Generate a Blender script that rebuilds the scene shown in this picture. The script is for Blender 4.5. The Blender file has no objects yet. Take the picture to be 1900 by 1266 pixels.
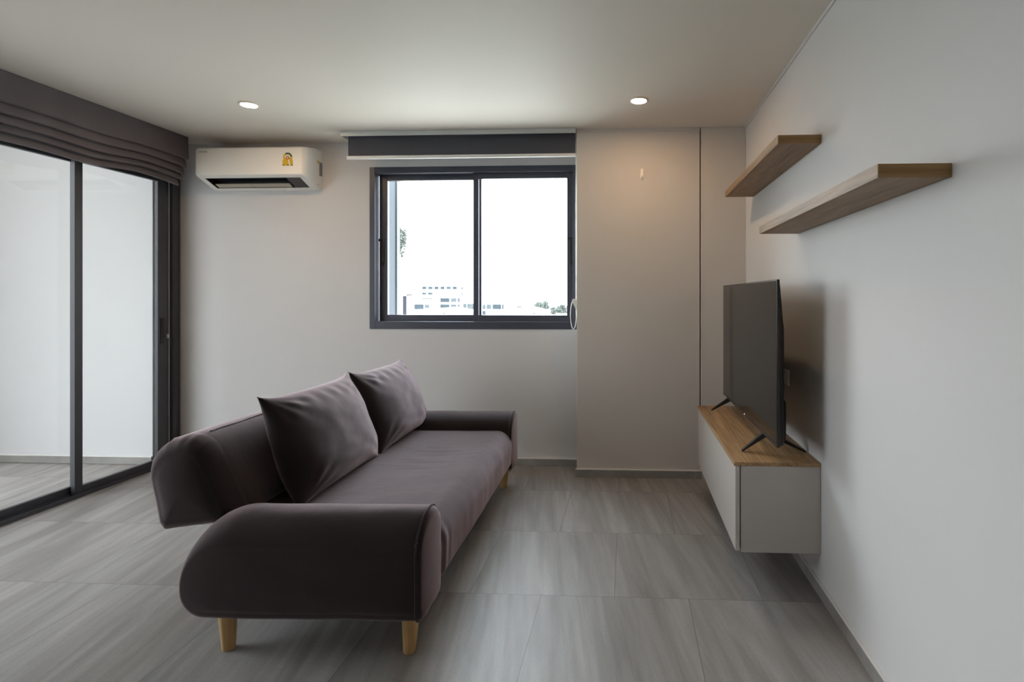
import bpy, bmesh, math, random
from mathutils import Vector, Matrix, noise

random.seed(7)
PI = math.pi
SC = bpy.context.scene
COL = SC.collection

# ------------------------------------------------------------------ room measures (metres)
XR = 0.797            # right wall
XL = -3.33            # wall with the sliding door
YB = 3.921            # back wall
YC = 3.694            # face of the pillar
YN = 3.684            # face of the strip right of the pillar
XC0, XC1 = -0.341, 0.487
CZ = 2.368            # ceiling
YF = -3.0             # wall behind the camera
CAMZ = 1.226

# ------------------------------------------------------------------ helpers
def tag(o, label=None, cat=None, group=None, kind=None):
    if label: o['label'] = label
    if cat: o['category'] = cat
    if group: o['group'] = group
    if kind: o['kind'] = kind
    return o

def thing(name, loc, label=None, cat=None, group=None, kind=None):
    o = bpy.data.objects.new(name, None)
    o.empty_display_size = 0.1
    COL.objects.link(o)
    o.location = loc
    return tag(o, label, cat, group, kind)

def world_loc(o):
    v = Vector((0, 0, 0))
    while o is not None:
        v += Vector(o.location)
        o = o.parent
    return v

def obj(name, bm, mat, parent=None, smooth=None, origin=None):
    """link a bmesh given in world coordinates as one mesh object"""
    me = bpy.data.meshes.new(name)
    o = bpy.data.objects.new(name, me)
    COL.objects.link(o)
    org = Vector(origin) if origin is not None else (world_loc(parent) if parent else Vector((0, 0, 0)))
    if origin is not None:
        o.location = org - (world_loc(parent) if parent else Vector((0, 0, 0)))
    bmesh.ops.translate(bm, vec=-org, verts=bm.verts)
    bmesh.ops.recalc_face_normals(bm, faces=bm.faces)
    bm.to_mesh(me); bm.free()
    if parent: o.parent = parent
    if mat is not None: me.materials.append(mat)
    if smooth is not None:
        for p in me.polygons: p.use_smooth = True
        me.set_sharp_from_angle(angle=math.radians(smooth))
    return o

def box(bm, x0, x1, y0, y1, z0, z1, bev=0.0, seg=2):
    vs = [bm.verts.new(p) for p in ((x0,y0,z0),(x1,y0,z0),(x1,y1,z0),(x0,y1,z0),(x0,y0,z1),(x1,y0,z1),(x1,y1,z1),(x0,y1,z1))]
    fs = [bm.faces.new([vs[i] for i in f]) for f in ((0,3,2,1),(4,5,6,7),(0,1,5,4),(1,2,6,5),(2,3,7,6),(3,0,4,7))]
    if bev > 0:
        es = list({e for f in fs for e in f.edges})
        bmesh.ops.bevel(bm, geom=es, offset=bev, segments=seg, affect='EDGES', profile=0.5)

def boxes(*args, bev=0.0):
    bm = bmesh.new()
    for a in args: box(bm, *a, bev=bev)
    return bm

def prism(bm, pts, axis, a, b):
    """closed 2-D outline extruded along an axis. axis x: pts=(y,z); y: pts=(x,z); z: pts=(x,y)"""
    def P(p, t):
        return (t, p[0], p[1]) if axis == 'x' else ((p[0], t, p[1]) if axis == 'y' else (p[0], p[1], t))
    A = [bm.verts.new(P(p, a)) for p in pts]; B = [bm.verts.new(P(p, b)) for p in pts]
    n = len(pts)
    for i in range(n):
        bm.faces.new((A[i], A[(i+1) % n], B[(i+1) % n], B[i]))
    bm.faces.new(A); bm.faces.new(B[::-1])

def loft(bm, rings, cap=True, closed=True):
    V = [[bm.verts.new(p) for p in r] for r in rings]
    n = len(V[0])
    for a, b in zip(V[:-1], V[1:]):
        for i in range(n if closed else n-1):
            j = (i+1) % n
            bm.faces.new((a[i], a[j], b[j], b[i]))
    if cap:
        bm.faces.new(V[0]); bm.faces.new(V[-1][::-1])
    return V

def tube(bm, pts, r, n=8, closed=False):
    pts = [Vector(p) for p in pts]
    rings = []
    m = len(pts)
    up = Vector((0.13, 0.2, 0.97))
    for i, p in enumerate(pts):
        if closed: t = pts[(i+1) % m] - pts[i-1]
        else: t = pts[min(i+1, m-1)] - pts[max(i-1, 0)]
        t.normalize()
        s = t.cross(up)
        if s.length < 1e-3: s = t.cross(Vector((1, 0, 0)))
        s.normalize(); w = s.cross(t).normalized()
        rr = r[i] if isinstance(r, (list, tuple)) else r
        rings.append([p + s*math.cos(2*PI*k/n)*rr + w*math.sin(2*PI*k/n)*rr for k in range(n)])
    if closed: rings.append(rings[0])
    loft(bm, rings, cap=not closed)
    if closed: bmesh.ops.remove_doubles(bm, verts=bm.verts, dist=1e-6)

def lathe(bm, prof, c, n=24, cap=True):
    """prof = (radius, z) from bottom to top about the vertical through c"""
    loft(bm, [[(c[0]+r*math.cos(2*PI*k/n), c[1]+r*math.sin(2*PI*k/n), z) for k in range(n)] for r, z in prof], cap=cap)

def rounded(poly, seg=6, lim=0.49):
    """poly = (x, z, radius) -> outline with round corners"""
    out = []
    n = len(poly)
    for i in range(n):
        p = Vector(poly[i][:2]); a = Vector(poly[i-1][:2]); b = Vector(poly[(i+1) % n][:2]); r = poly[i][2]
        u = (a-p).normalized(); v = (b-p).normalized()
        if r <= 1e-6:
            out.append(tuple(p)); continue
        ang = u.angle(v)
        d = min(r/math.tan(ang/2), lim*(a-p).length, lim*(b-p).length)
        rr = d*math.tan(ang/2)
        c = p + (u+v).normalized()*(rr/math.sin(ang/2))
        s = p+u*d-c; e = p+v*d-c
        a0 = math.atan2(s.y, s.x); a1 = math.atan2(e.y, e.x)
        da = (a1-a0+PI) % (2*PI)-PI
        for k in range(seg+1):
            t = a0+da*k/seg
            out.append((c.x+rr*math.cos(t), c.y+rr*math.sin(t)))
    return out

# ------------------------------------------------------------------ materials
def new_mat(name):
    m = bpy.data.materials.new(name); m.use_nodes = True
    nt = m.node_tree
    b = nt.nodes['Principled BSDF']
    return m, nt, b

def N(nt, t, **kw):
    n = nt.nodes.new(t)
    for k, v in kw.items(): setattr(n, k, v)
    return n

def plain(name, col, rough=0.5, metal=0.0, spec=0.5, vary=0.03, scale=8.0, bump=0.0, bscale=200.0):
    m, nt, b = new_mat(name)
    tc = N(nt, 'ShaderNodeTexCoord')
    no = N(nt, 'ShaderNodeTexNoise'); no.inputs['Scale'].default_value = scale; no.inputs['Detail'].default_value = 3
    nt.links.new(tc.outputs['Object'], no.inputs['Vector'])
    mr = N(nt, 'ShaderNodeMapRange')
    mr.inputs[1].default_value = 0.3; mr.inputs[2].default_value = 0.7
    mr.inputs[3].default_value = 1-vary; mr.inputs[4].default_value = 1+vary
    nt.links.new(no.outputs[0], mr.inputs[0])
    mx = N(nt, 'ShaderNodeMix', data_type='RGBA', blend_type='MULTIPLY')
    mx.inputs[0].default_value = 1.0
    mx.inputs[6].default_value = (*col, 1)
    nt.links.new(mr.outputs[0], mx.inputs[7])
    nt.links.new(mx.outputs[2], b.inputs['Base Color'])
    b.inputs['Roughness'].default_value = rough
    b.inputs['Metallic'].default_value = metal
    b.inputs['Specular IOR Level'].default_value = spec
    if bump > 0:
        n2 = N(nt, 'ShaderNodeTexNoise'); n2.inputs['Scale'].default_value = bscale; n2.inputs['Detail'].default_value = 2
        nt.links.new(tc.outputs['Object'], n2.inputs['Vector'])
        bp = N(nt, 'ShaderNodeBump'); bp.inputs['Strength'].default_value = bump; bp.inputs['Distance'].default_value = 0.002
        nt.links.new(n2.outputs[0], bp.inputs['Height']); nt.links.new(bp.outputs[0], b.inputs['Normal'])
    return m

def tile_mat(name, ox, oy, bright=1.0):
    """large format stone-look porcelain, running bond, soft streaks along y"""
    m, nt, b = new_mat(name)
    L = nt.links.new
    tc = N(nt, 'ShaderNodeTexCoord')
    mp = N(nt, 'ShaderNodeMapping'); mp.inputs['Location'].default_value = (-ox, -oy, 0)
    L(tc.outputs['Object'], mp.inputs['Vector'])
    br = N(nt, 'ShaderNodeTexBrick'); br.offset = 0.5; br.offset_frequency = 2
    br.inputs['Scale'].default_value = 1.0
    br.inputs['Brick Width'].default_value = 0.6; br.inputs['Row Height'].default_value = 0.6
    br.inputs['Mortar Size'].default_value = 0.0014; br.inputs['Mortar Smooth'].default_value = 0.1
    br.inputs['Color1'].default_value = (0, 0, 0, 1); br.inputs['Color2'].default_value = (1, 1, 1, 1)
    br.inputs['Mortar'].default_value = (0.5, 0.5, 0.5, 1)
    L(mp.outputs[0], br.inputs['Vector'])
    # streak coordinates, shifted per tile
    sep = N(nt, 'ShaderNodeSeparateXYZ'); L(mp.outputs[0], sep.inputs[0])
    sh = N(nt, 'ShaderNodeMath', operation='MULTIPLY'); L(br.outputs['Color'], sh.inputs[0]); sh.inputs[1].default_value = 37.0
    skew = N(nt, 'ShaderNodeMath', operation='MULTIPLY'); L(sep.outputs['Y'], skew.inputs[0]); skew.inputs[1].default_value = 0.16
    xs = N(nt, 'ShaderNodeMath', operation='ADD'); L(sep.outputs['X'], xs.inputs[0]); L(skew.outputs[0], xs.inputs[1])
    cb = N(nt, 'ShaderNodeCombineXYZ'); L(xs.outputs[0], cb.inputs['X']); L(sep.outputs['Y'], cb.inputs['Y']); L(sh.outputs[0], cb.inputs['Z'])
    def streak(sx, sy, det, dist):
        mm = N(nt, 'ShaderNodeMapping'); mm.inputs['Scale'].default_value = (sx, sy, 1); L(cb.outputs[0], mm.inputs['Vector'])
        nn = N(nt, 'ShaderNodeTexNoise'); nn.inputs['Scale'].default_value = 1.0; nn.inputs['Detail'].default_value = det
        nn.inputs['Distortion'].default_value = dist; L(mm.outputs[0], nn.inputs['Vector']); return nn
    s1 = streak(9, 0.9, 5, 0.5); s2 = streak(30, 2.0, 4, 0.4); s3 = streak(160, 120, 2, 0.0)
    r1 = N(nt, 'ShaderNodeValToRGB')
    r1.color_ramp.elements[0].position = 0.30; r1.color_ramp.elements[0].color = (0.215, 0.197, 0.187, 1)
    r1.color_ramp.elements[1].position = 0.70; r1.color_ramp.elements[1].color = (0.330, 0.311, 0.300, 1)
    L(s1.outputs[0], r1.inputs[0])
    def mul(c, src, lo, hi, fa=0.35, fb=0.65):
        mr = N(nt, 'ShaderNodeMapRange'); mr.inputs[1].default_value = fa; mr.inputs[2].default_value = fb
        mr.inputs[3].default_value = lo; mr.inputs[4].default_value = hi; L(src, mr.inputs[0])
        mx = N(nt, 'ShaderNodeMix', data_type='RGBA', blend_type='MULTIPLY'); mx.inputs[0].default_value = 1
        L(c, mx.inputs[6]); L(mr.outputs[0], mx.inputs[7]); return mx.outputs[2]
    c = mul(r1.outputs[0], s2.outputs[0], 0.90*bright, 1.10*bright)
    c = mul(c, s3.outputs[0], 0.96, 1.04)
    c = mul(c, br.outputs['Color'], 0.95, 1.06, 0, 1)
    gm = N(nt, 'ShaderNodeMix', data_type='RGBA'); L(br.outputs['Fac'], gm.inputs[0]); L(c, gm.inputs[6]); gm.inputs[7].default_value = (0.15, 0.143, 0.135, 1)
    L(gm.outputs[2], b.inputs['Base Color'])
    b.inputs['Roughness'].default_value = 0.42
    b.inputs['Specular IOR Level'].default_value = 0.22
    bp = N(nt, 'ShaderNodeBump'); bp.inputs['Strength'].default_value = 0.25; bp.inputs['Distance'].default_value = 0.002
    inv = N(nt, 'ShaderNodeMath', operation='SUBTRACT'); inv.inputs[0].default_value = 1; L(br.outputs['Fac'], inv.inputs[1])
    L(inv.outputs[0], bp.inputs['Height']); L(bp.outputs[0], b.inputs['Normal'])
    return m

def wood_mat(name, axis, dark, light, rough=0.5, fine=90.0):
    m, nt, b = new_mat(name)
    L = nt.links.new
    tc = N(nt, 'ShaderNodeTexCoord')
    def nz(s_across, s_along, det, dist):
        mm = N(nt, 'ShaderNodeMapping')
        sc = [s_across]*3; sc['xyz'.index(axis)] = s_along
        mm.inputs['Scale'].default_value = sc; L(tc.outputs['Object'], mm.inputs['Vector'])
        nn = N(nt, 'ShaderNodeTexNoise'); nn.inputs['Scale'].default_value = 1; nn.inputs['Detail'].default_value = det; nn.inputs['Distortion'].default_value = dist
        L(mm.outputs[0], nn.inputs['Vector']); return nn
    a = nz(18, 0.8, 4, 0.6); f = nz(fine*1.6, 4.0, 3, 0.2)
    mixf = N(nt, 'ShaderNodeMath', operation='MULTIPLY_ADD'); L(f.outputs[0], mixf.inputs[0]); mixf.inputs[1].default_value = 0.7
    am = N(nt, 'ShaderNodeMath', operation='MULTIPLY'); L(a.outputs[0], am.inputs[0]); am.inputs[1].default_value = 0.5
    L(am.outputs[0], mixf.inputs[2])
    r = N(nt, 'ShaderNodeValToRGB')
    r.color_ramp.elements[0].position = 0.42; r.color_ramp.elements[0].color = (*dark, 1)
    r.color_ramp.elements[1].position = 0.74; r.color_ramp.elements[1].color = (*light, 1)
    L(mixf.outputs[0], r.inputs[0]); L(r.outputs[0], b.inputs['Base Color'])
    b.inputs['Roughness'].default_value = rough
    bp = N(nt, 'ShaderNodeBump'); bp.inputs['Strength'].default_value = 0.12; bp.inputs['Distance'].default_value = 0.001
    L(f.outputs[0], bp.inputs['Height']); L(bp.outputs[0], b.inputs['Normal'])
    return m

def fabric_mat(name, col, sheen=0.5, sheen_col=(0.8, 0.7, 0.75), weave=900.0, bump=0.25, fold=0.0):
    m, nt, b = new_mat(name)
    L = nt.links.new
    tc = N(nt, 'ShaderNodeTexCoord')
    n1 = N(nt, 'ShaderNodeTexNoise'); n1.inputs['Scale'].default_value = 5; n1.inputs['Detail'].default_value = 4; L(tc.outputs['Object'], n1.inputs['Vector'])
    n2 = N(nt, 'ShaderNodeTexNoise'); n2.inputs['Scale'].default_value = weave; n2.inputs['Detail'].default_value = 1; L(tc.outputs['Object'], n2.inputs['Vector'])
    def mr(src, lo, hi):
        q = N(nt, 'ShaderNodeMapRange'); q.inputs[1].default_value = 0.3; q.inputs[2].default_value = 0.7
        q.inputs[3].default_value = lo; q.inputs[4].default_value = hi; L(src, q.inputs[0]); return q.outputs[0]
    k = N(nt, 'ShaderNodeMath', operation='MULTIPLY'); L(mr(n1.outputs[0], 0.92, 1.08), k.inputs[0]); L(mr(n2.outputs[0], 0.8, 1.2), k.inputs[1])
    mx = N(nt, 'ShaderNodeMix', data_type='RGBA', blend_type='MULTIPLY'); mx.inputs[0].default_value = 1; mx.inputs[6].default_value = (*col, 1); L(k.outputs[0], mx.inputs[7])
    L(mx.outputs[2], b.inputs['Base Color'])
    b.inputs['Roughness'].default_value = 0.9
    b.inputs['Specular IOR Level'].default_value = 0.15
    b.inputs['Sheen Weight'].default_value = sheen
    b.inputs['Sheen Roughness'].default_value = 0.45
    b.inputs['Sheen Tint'].default_value = (*sheen_col, 1)
    b1 = N(nt, 'ShaderNodeBump'); b1.inputs['Strength'].default_value = bump; b1.inputs['Distance'].default_value = 0.0015
    L(n2.outputs[0], b1.inputs['Height'])
    b2 = N(nt, 'ShaderNodeBump'); b2.inputs['Strength'].default_value = 0.35; b2.inputs['Distance'].default_value = 0.008
    n3 = N(nt, 'ShaderNodeTexNoise'); n3.inputs['Scale'].default_value = 9; n3.inputs['Detail'].default_value = 3; L(tc.outputs['Object'], n3.inputs['Vector'])
    L(n3.outputs[0], b2.inputs['Height']); L(b1.outputs[0], b2.inputs['Normal']); L(b2.outputs[0], b.inputs['Normal'])
    return m

def glass_mat(name, tint=(0.97, 0.985, 0.98), refl=1.0):
    m = bpy.data.materials.new(name); m.use_nodes = True
    nt = m.node_tree; nt.nodes.clear()
    out = N(nt, 'ShaderNodeOutputMaterial'); tr = N(nt, 'ShaderNodeBsdfTransparent'); gl = N(nt, 'ShaderNodeBsdfGlossy')
    tr.inputs[0].default_value = (*tint, 1); gl.inputs['Roughness'].default_value = 0.01
    ge = N(nt, 'ShaderNodeNewGeometry'); dt = N(nt, 'ShaderNodeVectorMath', operation='DOT_PRODUCT')
    nt.links.new(ge.outputs['Normal'], dt.inputs[0]); nt.links.new(ge.outputs['Incoming'], dt.inputs[1])
    ab = N(nt, 'ShaderNodeMath', operation='ABSOLUTE'); nt.links.new(dt.outputs['Value'], ab.inputs[0])
    om = N(nt, 'ShaderNodeMath', operation='SUBTRACT'); om.inputs[0].default_value = 1; nt.links.new(ab.outputs[0], om.inputs[1])
    pw = N(nt, 'ShaderNodeMath', operation='POWER'); nt.links.new(om.outputs[0], pw.inputs[0]); pw.inputs[1].default_value = 5
    k = N(nt, 'ShaderNodeMath', operation='MULTIPLY_ADD'); nt.links.new(pw.outputs[0], k.inputs[0]); k.inputs[1].default_value = 0.96*refl; k.inputs[2].default_value = 0.035*refl
    mx = N(nt, 'ShaderNodeMixShader')
    nt.links.new(k.outputs[0], mx.inputs[0])
    nt.links.new(tr.outputs[0], mx.inputs[1]); nt.links.new(gl.outputs[0], mx.inputs[2]); nt.links.new(mx.outputs[0], out.inputs[0])
    return m

def emit_mat(name, col, strength):
    m, nt, b = new_mat(name)
    b.inputs['Base Color'].default_value = (0.9, 0.88, 0.8, 1)
    b.inputs['Emission Color'].default_value = (*col, 1); b.inputs['Emission Strength'].default_value = strength
    return m

M = {}
M['wall'] = plain('wall paint', (0.64, 0.625, 0.62), 0.85, vary=0.015, scale=2.0, bump=0.05, bscale=60, spec=0.25)
M['pillar'] = plain('warm-lit pillar paint', (0.63, 0.59, 0.555), 0.85, vary=0.015, scale=2.0, bump=0.05, bscale=60, spec=0.25)  # warm tint in the colour stands in for downlight glow
M['ceil'] = plain('warm-lit ceiling paint', (0.71, 0.655, 0.585), 0.6, vary=0.01, scale=1.5, spec=0.35)  # warmed in the colour to imitate lamp light bouncing up
M['floor'] = tile_mat('grey stone floor tile', -0.35-0.6*20, 2.218-0.6*20)
M['balfloor'] = tile_mat('sunlit-look balcony tile', -0.35-0.6*20+0.2, 2.218-0.6*20+0.1, 1.45)  # tile colour brightened to give a sunlit look
M['skirt'] = plain('skirting tile', (0.27, 0.255, 0.24), 0.5, vary=0.18, scale=7)
M['skirtcap'] = plain('white skirting edge', (0.75, 0.73, 0.7), 0.6)
M['balwall'] = plain('balcony paint', (0.60, 0.595, 0.60), 0.85, vary=0.01, scale=2.0)
M['frame'] = plain('anthracite aluminium', (0.040, 0.040, 0.048), 0.42, vary=0.03)
M['wframe'] = plain('glare-tinted aluminium', (0.056, 0.060, 0.084), 0.40, vary=0.03)  # lighter and bluer than the metal, glare from the glass painted in
M['gasket'] = plain('silver gasket', (0.35, 0.36, 0.38), 0.35, metal=0.6)
M['black'] = plain('black plastic', (0.012, 0.012, 0.013), 0.45)
M['glass'] = glass_mat('clear glass')
M['sofa'] = fabric_mat('brown grey upholstery', (0.0235, 0.0185, 0.0187), sheen=0.66, sheen_col=(0.88, 0.69, 0.72))
M['blindf'] = fabric_mat('grey brown blind fabric', (0.125, 0.110, 0.116), sheen=0.2)
M['legwood'] = wood_mat('pale beech', 'z', (0.46, 0.27, 0.10), (0.66, 0.42, 0.18), 0.4, 40)
M['oak'] = wood_mat('oak veneer', 'y', (0.20, 0.115, 0.05), (0.49, 0.30, 0.145), 0.5)
M['shelf'] = wood_mat('shelf oak veneer', 'y', (0.145, 0.085, 0.042), (0.33, 0.205, 0.115), 0.55)
M['band'] = wood_mat('shelf edge band', 'x', (0.21, 0.115, 0.038), (0.36, 0.21, 0.08), 0.55)
M['cab'] = plain('taupe lacquer', (0.52, 0.48, 0.45), 0.4, vary=0.01)
M['acwhite'] = plain('white plastic', (0.88, 0.85, 0.79), 0.35, vary=0.01)
M['acvane'] = plain('cream plastic', (0.46, 0.40, 0.32), 0.4, vary=0.01)
M['acdark'] = plain('dark outlet', (0.010, 0.011, 0.014), 0.5)
M['acdisp'] = plain('smoked display', (0.022, 0.022, 0.028), 0.15)
M['logo'] = plain('grey print', (0.12, 0.13, 0.18), 0.4)
M['yellow'] = plain('yellow sticker', (0.66, 0.44, 0.02), 0.4)
M['green'] = plain('dark green print', (0.02, 0.10, 0.07), 0.4)
M['red'] = plain('red print', (0.55, 0.07, 0.02), 0.4)
M['white'] = plain('white print', (0.85, 0.84, 0.80), 0.4)
M['greysticker'] = plain('grey label', (0.22, 0.25, 0.26), 0.45, vary=0.2, scale=160)
M['alu'] = plain('satin aluminium', (0.60, 0.62, 0.60), 0.35, metal=0.3)
M['roller'] = plain('roller blind fabric', (0.070, 0.072, 0.088), 0.8, vary=0.02, bump=0.1, bscale=700)
M['cord'] = plain('white cord', (0.82, 0.82, 0.80), 0.5)
M['screen'] = plain('television glass', (0.012, 0.0115, 0.011), 0.09, vary=0.0, spec=0.25)
M['tvplastic'] = plain('television plastic', (0.010, 0.010, 0.011), 0.35)
M['hook'] = plain('cream hook', (0.88, 0.84, 0.77), 0.4)
M['dlring'] = plain('downlight ring', (0.75, 0.68, 0.58), 0.4)
M['dlamp'] = emit_mat('lit lamp', (1.0, 0.66, 0.37), 112.0)
M['led'] = emit_mat('standby light', (1.0, 0.95, 0.9), 0.5)
M['bwall'] = plain('pale facade', (0.86, 0.86, 0.86), 0.8, vary=0.01, scale=0.05)  # far view colours are kept pale in place of bright haze
M['bwin'] = plain('office window glass', (0.055, 0.066, 0.076), 0.6, spec=0.05, vary=0.25, scale=0.9)
M['bwin2'] = plain('hazy office window', (0.10, 0.108, 0.118), 0.6, spec=0.05, vary=0.2, scale=0.9)
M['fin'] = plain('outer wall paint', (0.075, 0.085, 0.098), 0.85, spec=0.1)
M['finlight'] = plain('lit outer wall edge', (0.14, 0.138, 0.135), 0.85, spec=0.1)  # lighter copy of the outer wall colour, painted for its lit edge
M['roof'] = plain('white roof sheet', (0.85, 0.85, 0.84), 0.7)
M['eave'] = plain('dark eave underside', (0.12, 0.12, 0.13), 0.8)
M['leaf'] = plain('hazy foliage', (0.13, 0.145, 0.13), 0.9, vary=0.35, scale=0.6)
M['trunk'] = plain('bark', (0.2, 0.17, 0.14), 0.9)
M['ground'] = plain('dry pale ground', (0.55, 0.56, 0.50), 0.95, vary=0.1, scale=0.05)

# ------------------------------------------------------------------ setting
def struct(name, bm, mat, parent=None, smooth=None):
    o = obj(name, bm, mat, parent, smooth)
    if parent is None: o['kind'] = 'structure'
    return o

T = 0.12
struct('floor', boxes((XL-0.03, XR+T, YF-T, YB+T, -0.12, 0.0)), M['floor'])
struct('ceiling', boxes((XL-T, XR+T, YF-T, YB+T, CZ, CZ+0.15)), M['ceil'])
struct('wall_right', boxes((XR, XR+T, YF, YB+T, 0, CZ)), M['wall'])
struct('wall_front', boxes((XL, XR+T, YF-T, YF, 0, CZ)), M['wall'])
# back wall with the window opening
WX0, WX1, WZ0, WZ1 = -1.893, -0.352, 0.990, 2.181
struct('wall_back', boxes((XL-0.03, WX0, YB, YB+0.15, 0, CZ), (WX0, WX1, YB, YB+0.15, 0, WZ0),
                          (WX0, WX1, YB, YB+0.15, WZ1, CZ), (WX1, XR, YB, YB+0.15, 0, CZ)), M['wall'])
struct('wall_pillar', boxes((XC0, XC1+0.005, YC, YB, 0, CZ), bev=0.003), M['pillar'])
struct('wall_niche', boxes((XC1+0.013, XR, YN, YB, 0, CZ), bev=0.002), M['pillar'])
# left wall: header over the sliding door and solid end behind the camera
DY0, DY1, DZ1 = 0.95, 3.885, 2.16
struct('wall_left', boxes((XL-0.14, XL, DY0, DY1, DZ1, 2.75), (XL-0.14, XL, YF, DY0, 0, CZ), (XL-0.14, XL-0.03, DY1, YB+0.15, 0, CZ)), M['wall'])
# skirtings: tile strip with a pale joint on top
def skirting(name, x0, x1, y0, y1):
    o = thing(name, (x0, y0, 0), kind='structure')
    obj('skirting_tile', boxes((x0, x1, y0, y1, 0, 0.050)), M['skirt'], o)
    obj('pale_joint', boxes((x0, x1, y0, y1, 0.050, 0.056)), M['skirtcap'], o)
skirting('baseboard_back', XL-0.02, XC0, YB-0.012, YB)
skirting('baseboard_pillar', XC0-0.006, XC1+0.018, YC-0.012, YC)
skirting('baseboard_right', XR-0.012, XR, YF, YN)
skirting('baseboard_front', XL, XR-0.012, YF, YF+0.012)
# thin recessed strip where ceiling and right wall meet
struct('trim_1', boxes((XR-0.008, XR, YF, YN, CZ-0.014, CZ)), M['wall'])
struct('trim_2', boxes((XC0, XC1+0.005, YC-0.008, YC, CZ-0.022, CZ)), M['pillar'])

# balcony
BX = -4.95
BY0 = 0.0
YBW = 3.82
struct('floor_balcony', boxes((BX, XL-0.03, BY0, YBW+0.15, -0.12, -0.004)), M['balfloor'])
struct('ceiling_balcony', boxes((BX, XL-T, BY0, YBW+0.15, 2.75, 2.9)), M['ceil'])
struct('wall_balcony', boxes((BX, XL-0.14, YBW, YBW+0.15, -0.004, 2.75)), M['balwall'])
struct('wall_balcony_end', boxes((BX, XL-0.14, BY0, BY0+0.1, -0.004, 2.75)), M['wall'])
struct('wall_balcony_light_block', boxes((BX-0.15, BX, 2.60, YBW+0.15, -0.12, 2.9)), M['wall'])  # unseen pier, added to hold daylight off the balcony wall
o = thing('baseboard_balcony', (BX, YBW, 0), kind='structure')
obj('skirting_tile', boxes((BX, XL-0.14, YBW-0.012, YBW, 0, 0.052)), M['skirt'], o)
obj('pale_joint', boxes((BX, XL-0.14, YBW-0.012, YBW, 0.052, 0.058)), M['skirtcap'], o)

# ------------------------------------------------------------------ window_1
w = thing('window_1', (WX0, YB, WZ0), kind='structure')
def ring_xz(x0, x1, z0, z1, t, y0, y1, bev=0.003):
    l, r, b, tp = t if isinstance(t, tuple) else (t,)*4
    return boxes((x0, x0+l, y0, y1, z0, z1), (x1-r, x1, y0, y1, z0, z1), (x0+l, x1-r, y0, y1, z0, z0+b), (x0+l, x1-r, y0, y1, z1-tp, z1), bev=bev)
obj('window_frame', ring_xz(WX0, WX1, WZ0, WZ1, (0.040, 0.040, 0.055, 0.046), YB-0.006, YB+0.10), M['wframe'], w)
def sash(x0, x1, y0, latch_x, stile_l, stile_r):
    z0, z1 = WZ0+0.050, WZ1-0.042
    s = obj('sash', ring_xz(x0, x1, z0, z1, (stile_l, stile_r, 0.052, 0.045), y0, y0+0.028, 0.002), M['wframe'], w)
    obj('pane', boxes((x0+stile_l-0.006, x1-stile_r+0.006, y0+0.011, y0+0.017, z0+0.046, z1-0.039)), M['glass'], s)
    bm = bmesh.new()
    box(bm, latch_x-0.011, latch_x+0.011, y0-0.008, y0, 1.46, 1.66, bev=0.003)
    box(bm, latch_x-0.006, latch_x+0.006, y0-0.016, y0-0.008, 1.485, 1.535, bev=0.002)
    box(bm, latch_x-0.028, latch_x+0.012, y0-0.014, y0-0.006, 1.640, 1.658, bev=0.002)
    obj('latch', bm, M['black'], s)
    return s
sash(WX0+0.046, -1.075, YB+0.058, WX0+0.072, 0.062, 0.045)      # outer, left
sash(-1.128, WX1-0.020, YB+0.024, WX1-0.052, 0.040, 0.064)      # inner, right

# ------------------------------------------------------------------ door_1 sliding door to the balcony
d = thing('door_1', (XL, DY1, 0), kind='structure')
fx0, fx1 = XL-0.13, XL-0.004
obj('door_frame', boxes((fx0, fx1, DY1-0.045, DY1, 0, DZ1), (fx0, fx1, DY0, DY0+0.05, 0, DZ1), (fx0, fx1, DY0+0.05, DY1-0.045, DZ1-0.05, DZ1),
                        (fx1-0.012, fx1+0.0, DY1, YB-0.012, 0, DZ1), bev=0.003), M['frame'], d)
tb = bmesh.new()
box(tb, fx0, fx1, DY0+0.05, DY1-0.045, 0.0, 0.012)
for xx in (fx1-0.004, fx1-0.040, fx1-0.076, fx0):
    box(tb, xx-0.002 if xx > fx0 else xx, xx+0.004, DY0+0.05, DY1-0.045, 0.012, 0.024)
obj('track', tb, M['frame'], d)
def slide(y0, y1, x0, x1, s0, s1, zb=0.064):
    zt = DZ1-0.045
    bm = boxes((x0, x1, y0, y0+s0, 0.016, zt), (x0, x1, y1-s1, y1, 0.016, zt), (x0, x1, y0+s0, y1-s1, 0.016, zb), (x0, x1, y0+s0, y1-s1, zt-0.06, zt), bev=0.002)
    s = obj('sash', bm, M['frame'], d)
    xm = (x0+x1)/2
    obj('pane', boxes((xm-0.003, xm+0.003, y0+s0-0.008, y1-s1+0.008, zb-0.008, zt-0.052)), M['glass'], s)
    return s
ix1 = fx1-0.016; ix0 = ix1-0.026
ox1 = fx1-0.058; ox0 = ox1-0.026
sr = slide(3.146, 3.812, ix0, ix1, 0.048, 0.080)
slide(1.90, 3.224, ox0, ox1, 0.048, 0.045)
slide(DY0+0.055, 1.945, ix0, ix1, 0.048, 0.046)
hb = bmesh.new()
box(hb, ix1, ix1+0.004, 3.752, 3.782, 0.885, 1.075, bev=0.001)
box(hb, ix1+0.002, ix1+0.006, 3.757, 3.777, 0.990, 1.062, bev=0.001)
obj('handle_plate', hb, M['black'], sr)
kb = bmesh.new()
box(kb, ix1+0.0, ix1+0.012, 3.800, 3.810, 0.925, 0.955, bev=0.002)
tube(kb, [(ix1+0.004, 3.803, 0.94), (ix1+0.018, 3.803, 0.94)], 0.006, 10)
obj('lock', kb, M['alu'], sr)
gb = boxes((ix0, ix1+0.004, 3.819, 3.826, 0.02, DZ1-0.05))
obj('gasket', gb, M['gasket'], d)
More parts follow.
